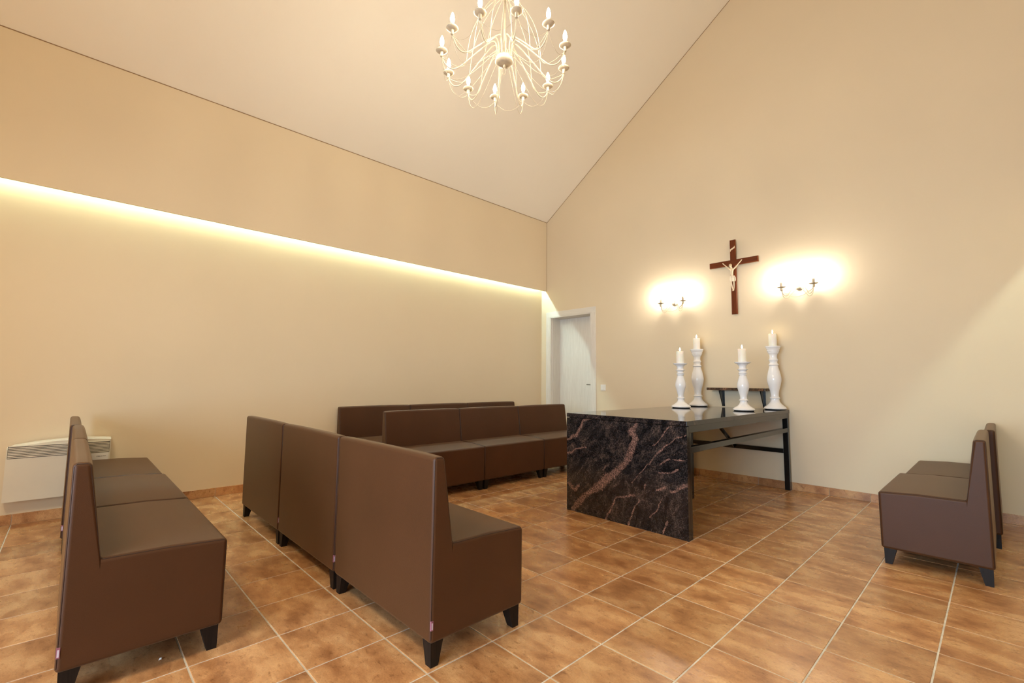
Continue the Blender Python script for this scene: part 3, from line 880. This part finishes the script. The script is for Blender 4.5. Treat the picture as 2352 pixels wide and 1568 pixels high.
lc.tube(spline([(0.022, FY - .012, 0.430), (0.028, FY - .010, 0.412), (0.029, FY - .008, 0.390), (0.026, FY - .006, 0.372)], 4), [.006, .007, .007, .007, .0075, .0075, .0075, .0075, .0075, .007, .006, .006, .005], 8)
obj('loincloth', lc, m_cloth, fig)

# ------------------------------------------------------------------ bulbs shared by chandelier and wall lamps
def bulb_prof(s=1.0):
    return [(0.0075 * s, 0.0), (0.0105 * s, 0.006 * s), (0.0150 * s, 0.020 * s), (0.0155 * s, 0.030 * s), (0.0120 * s, 0.046 * s), (0.0065 * s, 0.060 * s), (0.0012, 0.068 * s)]

# ------------------------------------------------------------------ wall lamps
def wall_lamp(x, z, label):
    t = thing('wall_lamp', label, 'wall lamp', (x, YA, z), 0, 'cream two-armed wall lamps')
    # bowl-shaped back plate with two upright hooks
    bp = []
    for i in range(8):
        a = i / 7 * PI / 2
        bp.append((0.040 * math.cos(a), 0.034 * math.sin(a)))
    plate = MB().lathe(bp, 24)
    plate.v = [(px, -pz - 0.0, py * 0.8 - 0.005) for px, py, pz in plate.v]
    obj('back_plate', plate, m_lamp_iron, t)
    hk = MB()
    for s in (-1, 1):
        hk.tube(spline([(0, -0.034, -0.022), (s * 0.014, -0.040, -0.010), (s * 0.024, -0.036, 0.018), (s * 0.027, -0.030, 0.030)], 5), 0.0030, 6)
    obj('hook', hk, m_lamp_iron, t)
    for s in (-1, 1):
        cx, cy = s * 0.146, -0.092
        arm = MB().tube(spline([(s * 0.012, -0.028, 0.010), (s * 0.045, -0.050, 0.012), (s * 0.072, -0.062, -0.045), (s * 0.100, -0.076, -0.092), (s * 0.130, -0.088, -0.078), (cx, cy, -0.034)], 6), 0.0040, 6)
        arm.tube(spline([(s * 0.010, -0.028, 0.020), (s * 0.050, -0.050, 0.030), (s * 0.068, -0.060, -0.030), (s * 0.090, -0.070, -0.066), (s * 0.122, -0.084, -0.060), (cx, cy, -0.034)], 6), 0.0024, 5)
        arm.tube(spline([(s * 0.010, -0.028, -0.005), (s * 0.060, -0.056, -0.070), (s * 0.098, -0.074, -0.118), (s * 0.132, -0.086, -0.100), (cx, cy, -0.034)], 6), 0.0024, 5)
        obj('arm', arm, m_lamp_iron, t)
        obj('socket', MB().lathe([(0.0105, -0.036), (0.0125, -0.030), (0.0125, -0.006), (0.010, -0.002)], 16, c=(cx, cy, 0)), m_lamp_iron, t)
        obj('drip_pan', MB().lathe([(0.010, -0.006), (0.028, -0.003), (0.041, 0.003), (0.042, 0.005), (0.030, 0.002), (0.010, 0.000)], 28, c=(cx, cy, 0)), m_pan, t)
        obj('candle_sleeve', MB().lathe([(0.0130, 0.0), (0.0130, 0.052), (0.0118, 0.056)], 18, c=(cx, cy, 0)), m_lamp_iron, t)
        obj('bulb', MB().lathe([(r, q + 0.056) for r, q in bulb_prof(1.12)], 14, c=(cx, cy, 0)), m_sconce_bulb, t)
    sw = [(-0.146 + 0.292 * k / 16, -0.092 - 0.02 * math.sin(PI * k / 16), -0.034 - 0.085 * (1 - (2 * k / 16 - 1) ** 2)) for k in range(17)]
    obj('garland_wire', MB().tube(sw, 0.0026, 5), m_lamp_iron, t)
    return t
wall_lamp(-1.236, 2.088, 'lit cream wall lamp left of the cross')
wall_lamp(0.146, 2.099, 'lit cream wall lamp right of the cross')

# ------------------------------------------------------------------ chandelier
KC = 1.0838            # the parts below are drawn at 0.785 m across; the lamp is 0.85 m
CX, CY, CZ, CR, PH = -0.698, 0.981, 3.283, 0.3926, 5.1893
ch = thing('chandelier', 'large cream wrought iron chandelier with twelve lit candle bulbs', 'chandelier', (CX, CY, CZ))
ch.scale = (KC, KC, KC)
zc_ = (zceil(CX) - CZ) / KC
obj('hub', MB().lathe([(0.004, -0.030), (0.030, -0.028), (0.054, -0.020), (0.059, -0.014), (0.058, -0.008), (0.052, 0.014), (0.047, 0.020), (0.012, 0.022)], 36), m_pan2, ch)
fin = MB().lathe([(0.001, -0.052), (0.007, -0.048), (0.009, -0.041), (0.006, -0.034), (0.005, -0.027)], 14)
ring = [(0.008 * math.sin(a), 0.004 * math.sin(a), -0.074 + 0.025 * math.cos(a)) for a in [2 * PI * k / 16 for k in range(16)]]
fin.tube(ring, 0.0022, 6, closed=True)
obj('finial_ring', fin, m_pan2, ch)
stem = MB().tube([(0, 0, 0.01), (0, 0, 0.47)], 0.0065, 10)
stem.lathe([(0.004, 0.405), (0.016, 0.420), (0.020, 0.435), (0.014, 0.455), (0.004, 0.475)], 16)
obj('stem', stem, m_iron2, ch)
# chain up to the slope, one link mesh reused
link_pts = [(0.009 * math.cos(a), 0, 0.018 * math.sin(a)) for a in [2 * PI * k / 14 for k in range(14)]]
lm_ = MB().tube(link_pts, 0.0022, 5, closed=True).mesh('chain_link', m_iron2)
nl = int((zc_ - 0.55) / 0.031)
for k in range(nl):
    o = link('chain_link', lm_, ch, (0, 0, 0.488 + k * 0.031)); o.rotation_euler = (0, 0, (k % 2) * PI / 2)
top = MB().lathe([(0.045, zc_ - 0.0), (0.045, zc_ - 0.035), (0.020, zc_ - 0.060), (0.004, 0.488 + nl * 0.031 - 0.02)], 24)
obj('ceiling_rose', top, m_iron2, ch)
def pol(a, pts): return [(r * math.cos(a), r * math.sin(a), z) for r, z in pts]
ARM = [(0.046, 0.016), (0.047, 0.070), (0.056, 0.108), (0.074, 0.116), (0.100, 0.098), (0.170, 0.030), (0.240, -0.045), (0.285, -0.088), (0.320, -0.104), (0.352, -0.096), (0.378, -0.066), (0.390, -0.034)]
LOW = [(0.050, 0.012), (0.066, 0.030), (0.086, 0.010), (0.150, -0.060), (0.220, -0.130), (0.275, -0.165), (0.320, -0.170), (0.358, -0.138), (0.382, -0.084), (0.391, -0.034)]
UPW = [(0.012, 0.430), (0.060, 0.400), (0.125, 0.325), (0.180, 0.230), (0.215, 0.130), (0.232, 0.030), (0.240, -0.040), (0.258, -0.076), (0.290, -0.086), (0.330, -0.074), (0.370, -0.050), (0.389, -0.034)]
def rows_mesh(nm, pts, r, s): return MB().tube(spline(pol(0, pts), 5), r, s).mesh(nm, m_iron2)
me_arm, me_low, me_up = rows_mesh('arm', ARM, 0.0040, 7), rows_mesh('lower_wire', LOW, 0.0015, 5), rows_mesh('upper_wire', UPW, 0.0019, 5)
me_sock = MB().lathe([(0.0080, -0.036), (0.0095, -0.030), (0.0095, -0.006), (0.008, -0.002)], 14, c=(CR, 0, 0)).mesh('socket', m_iron2)
me_pan = MB().lathe([(0.008, -0.006), (0.022, -0.005), (0.030, 0.000), (0.0360, 0.004), (0.0350, 0.006), (0.024, 0.000), (0.008, -0.001)], 26, c=(CR, 0, 0)).mesh('drip_pan', m_pan2)
me_slv = MB().lathe([(0.0105, -0.001), (0.0105, 0.032), (0.0095, 0.035)], 14, c=(CR, 0, 0)).mesh('candle_sleeve', m_iron2)
me_blb = MB().lathe([(r * 0.82, q + 0.035) for r, q in bulb_prof(1.0)], 14, c=(CR, 0, 0)).mesh('bulb', m_bulb)
h30 = PI / 6
gp = []
for k in range(17):
    t_ = k / 16
    p0 = Vector((CR, 0, 0)); p1 = Vector((CR * math.cos(h30), CR * math.sin(h30), 0))
    p = p0.lerp(p1, t_); p.z = -0.034 - 0.070 * (1 - (2 * t_ - 1) ** 2)
    gp.append(p)
me_gar = MB().tube(gp, 0.0012, 4).mesh('garland_wire', m_iron2)
for i in range(12):
    a = PH + i * h30
    for nm, me in (('arm', me_arm), ('lower_wire', me_low), ('upper_wire', me_up), ('socket', me_sock), ('drip_pan', me_pan), ('candle_sleeve', me_slv), ('bulb', me_blb), ('garland_wire', me_gar)):
        o = link(nm, me, ch); o.rotation_euler = (0, 0, a)

# ------------------------------------------------------------------ panel heater on the left wall
ht = thing('panel_heater', 'cream electric panel heater with slotted top on the left wall', 'heater', (XL, -1.050, 0.178))
hy0, hy1, hh = -0.284, 0.284, 0.436
# body with a gently arched top, standing off the wall on two brackets
ys = [hy0 + (hy1 - hy0) * k / 16 for k in range(17)]
def topz(y): return hh - 0.036 * ((y - 0.08) / 0.36) ** 2 - (0.010 if y in (hy0,) else 0)
bd = MB()
FX = 0.105
v = []
for y in ys:
    v += [(0.025, y, 0.0), (FX, y, 0.004), (FX, y, topz(y) - 0.012), (FX - 0.010, y, topz(y)), (0.025, y, topz(y))]
f = [(0, 1, 2, 3, 4), tuple(16 * 5 + k for k in (4, 3, 2, 1, 0))]
for i in range(16):
    for k in range(5): f.append((i * 5 + k, i * 5 + (k + 1) % 5, (i + 1) * 5 + (k + 1) % 5, (i + 1) * 5 + k)[::-1])
bd.add(v, f)
obj('body', bd, m_heater, ht)
brk = MB().box(0, 0.030, -0.18, -0.15, 0.06, 0.36).box(0, 0.030, 0.15, 0.18, 0.06, 0.36)
obj('wall_bracket', brk, m_heater, ht)
# grille: eight louvres over a flat dark sheet painted as the shade in the slots
g0, g1 = 0.312, 0.402
obj('slot_shade', MB().box(FX - 0.001, FX + 0.0008, hy0 + 0.006, hy1 - 0.006, g0, g1), m_slot, ht)
for k in range(8):
    z0 = g0 + 0.0042 + k * 0.01135
    obj('slat', MB().cbox(FX + 0.0005, FX + 0.0075, hy0 + 0.008, hy1 - 0.008, z0, z0 + 0.0070, 0.0012), m_heater, ht)
obj('control_panel', MB().cbox(FX - 0.001, FX + 0.003, hy1 - 0.112, hy1 - 0.010, 0.238, g0 - 0.003, 0.001), m_plastic, ht)
fc = D.curves.new('lettering', 'FONT'); fc.body = 'STIEBEL ELTRON'; fc.size = 0.0090; fc.align_x = 'CENTER'; fc.align_y = 'CENTER'; fc.offset = 0.0002; fc.extrude = 0.0002
fo = D.objects.new('lettering', fc); COL.objects.link(fo)
bpy.context.view_layer.update()
me = D.meshes.new_from_object(fo.evaluated_get(bpy.context.evaluated_depsgraph_get()))
D.objects.remove(fo, do_unlink=True)
w_ = max(v.co.x for v in me.vertices) - min(v.co.x for v in me.vertices)
k_ = 0.056 / w_
me.transform(Matrix.Diagonal((k_, 1, 1, 1)))
me.materials.clear(); me.materials.append(m_letter); me.name = 'lettering'
lt = link('lettering', me, ht, (FX + 0.0034, hy1 - 0.052, 0.283))
lt.rotation_euler = (PI / 2, 0, PI / 2)

# ------------------------------------------------------------------ light switch, litter
sw = thing('light_switch', 'white square light switch beside the door', 'switch', (-2.334, YA, 1.009))
obj('frame', MB().cbox(-0.042, 0.042, -0.009, 0.0, -0.042, 0.042, 0.002), m_plastic, sw)
obj('rocker', MB().cbox(-0.029, 0.029, -0.0125, -0.008, -0.030, 0.030, 0.0015), m_plastic, sw)
lit = MB().add([(-0.008, -0.002, 0.001), (0.006, -0.006, 0.001), (0.009, 0.003, 0.004), (-0.003, 0.006, 0.006), (0.0, 0.0, 0.007)], [(0, 1, 4), (1, 2, 4), (2, 3, 4), (3, 0, 4), (3, 2, 1, 0)])
lo_ = obj('paper_scrap', lit, m_litter, None, (-0.772, -0.708, 0.0))
tag(lo_, 'tiny white scrap lying on the floor under the left foreground sofa', 'litter')
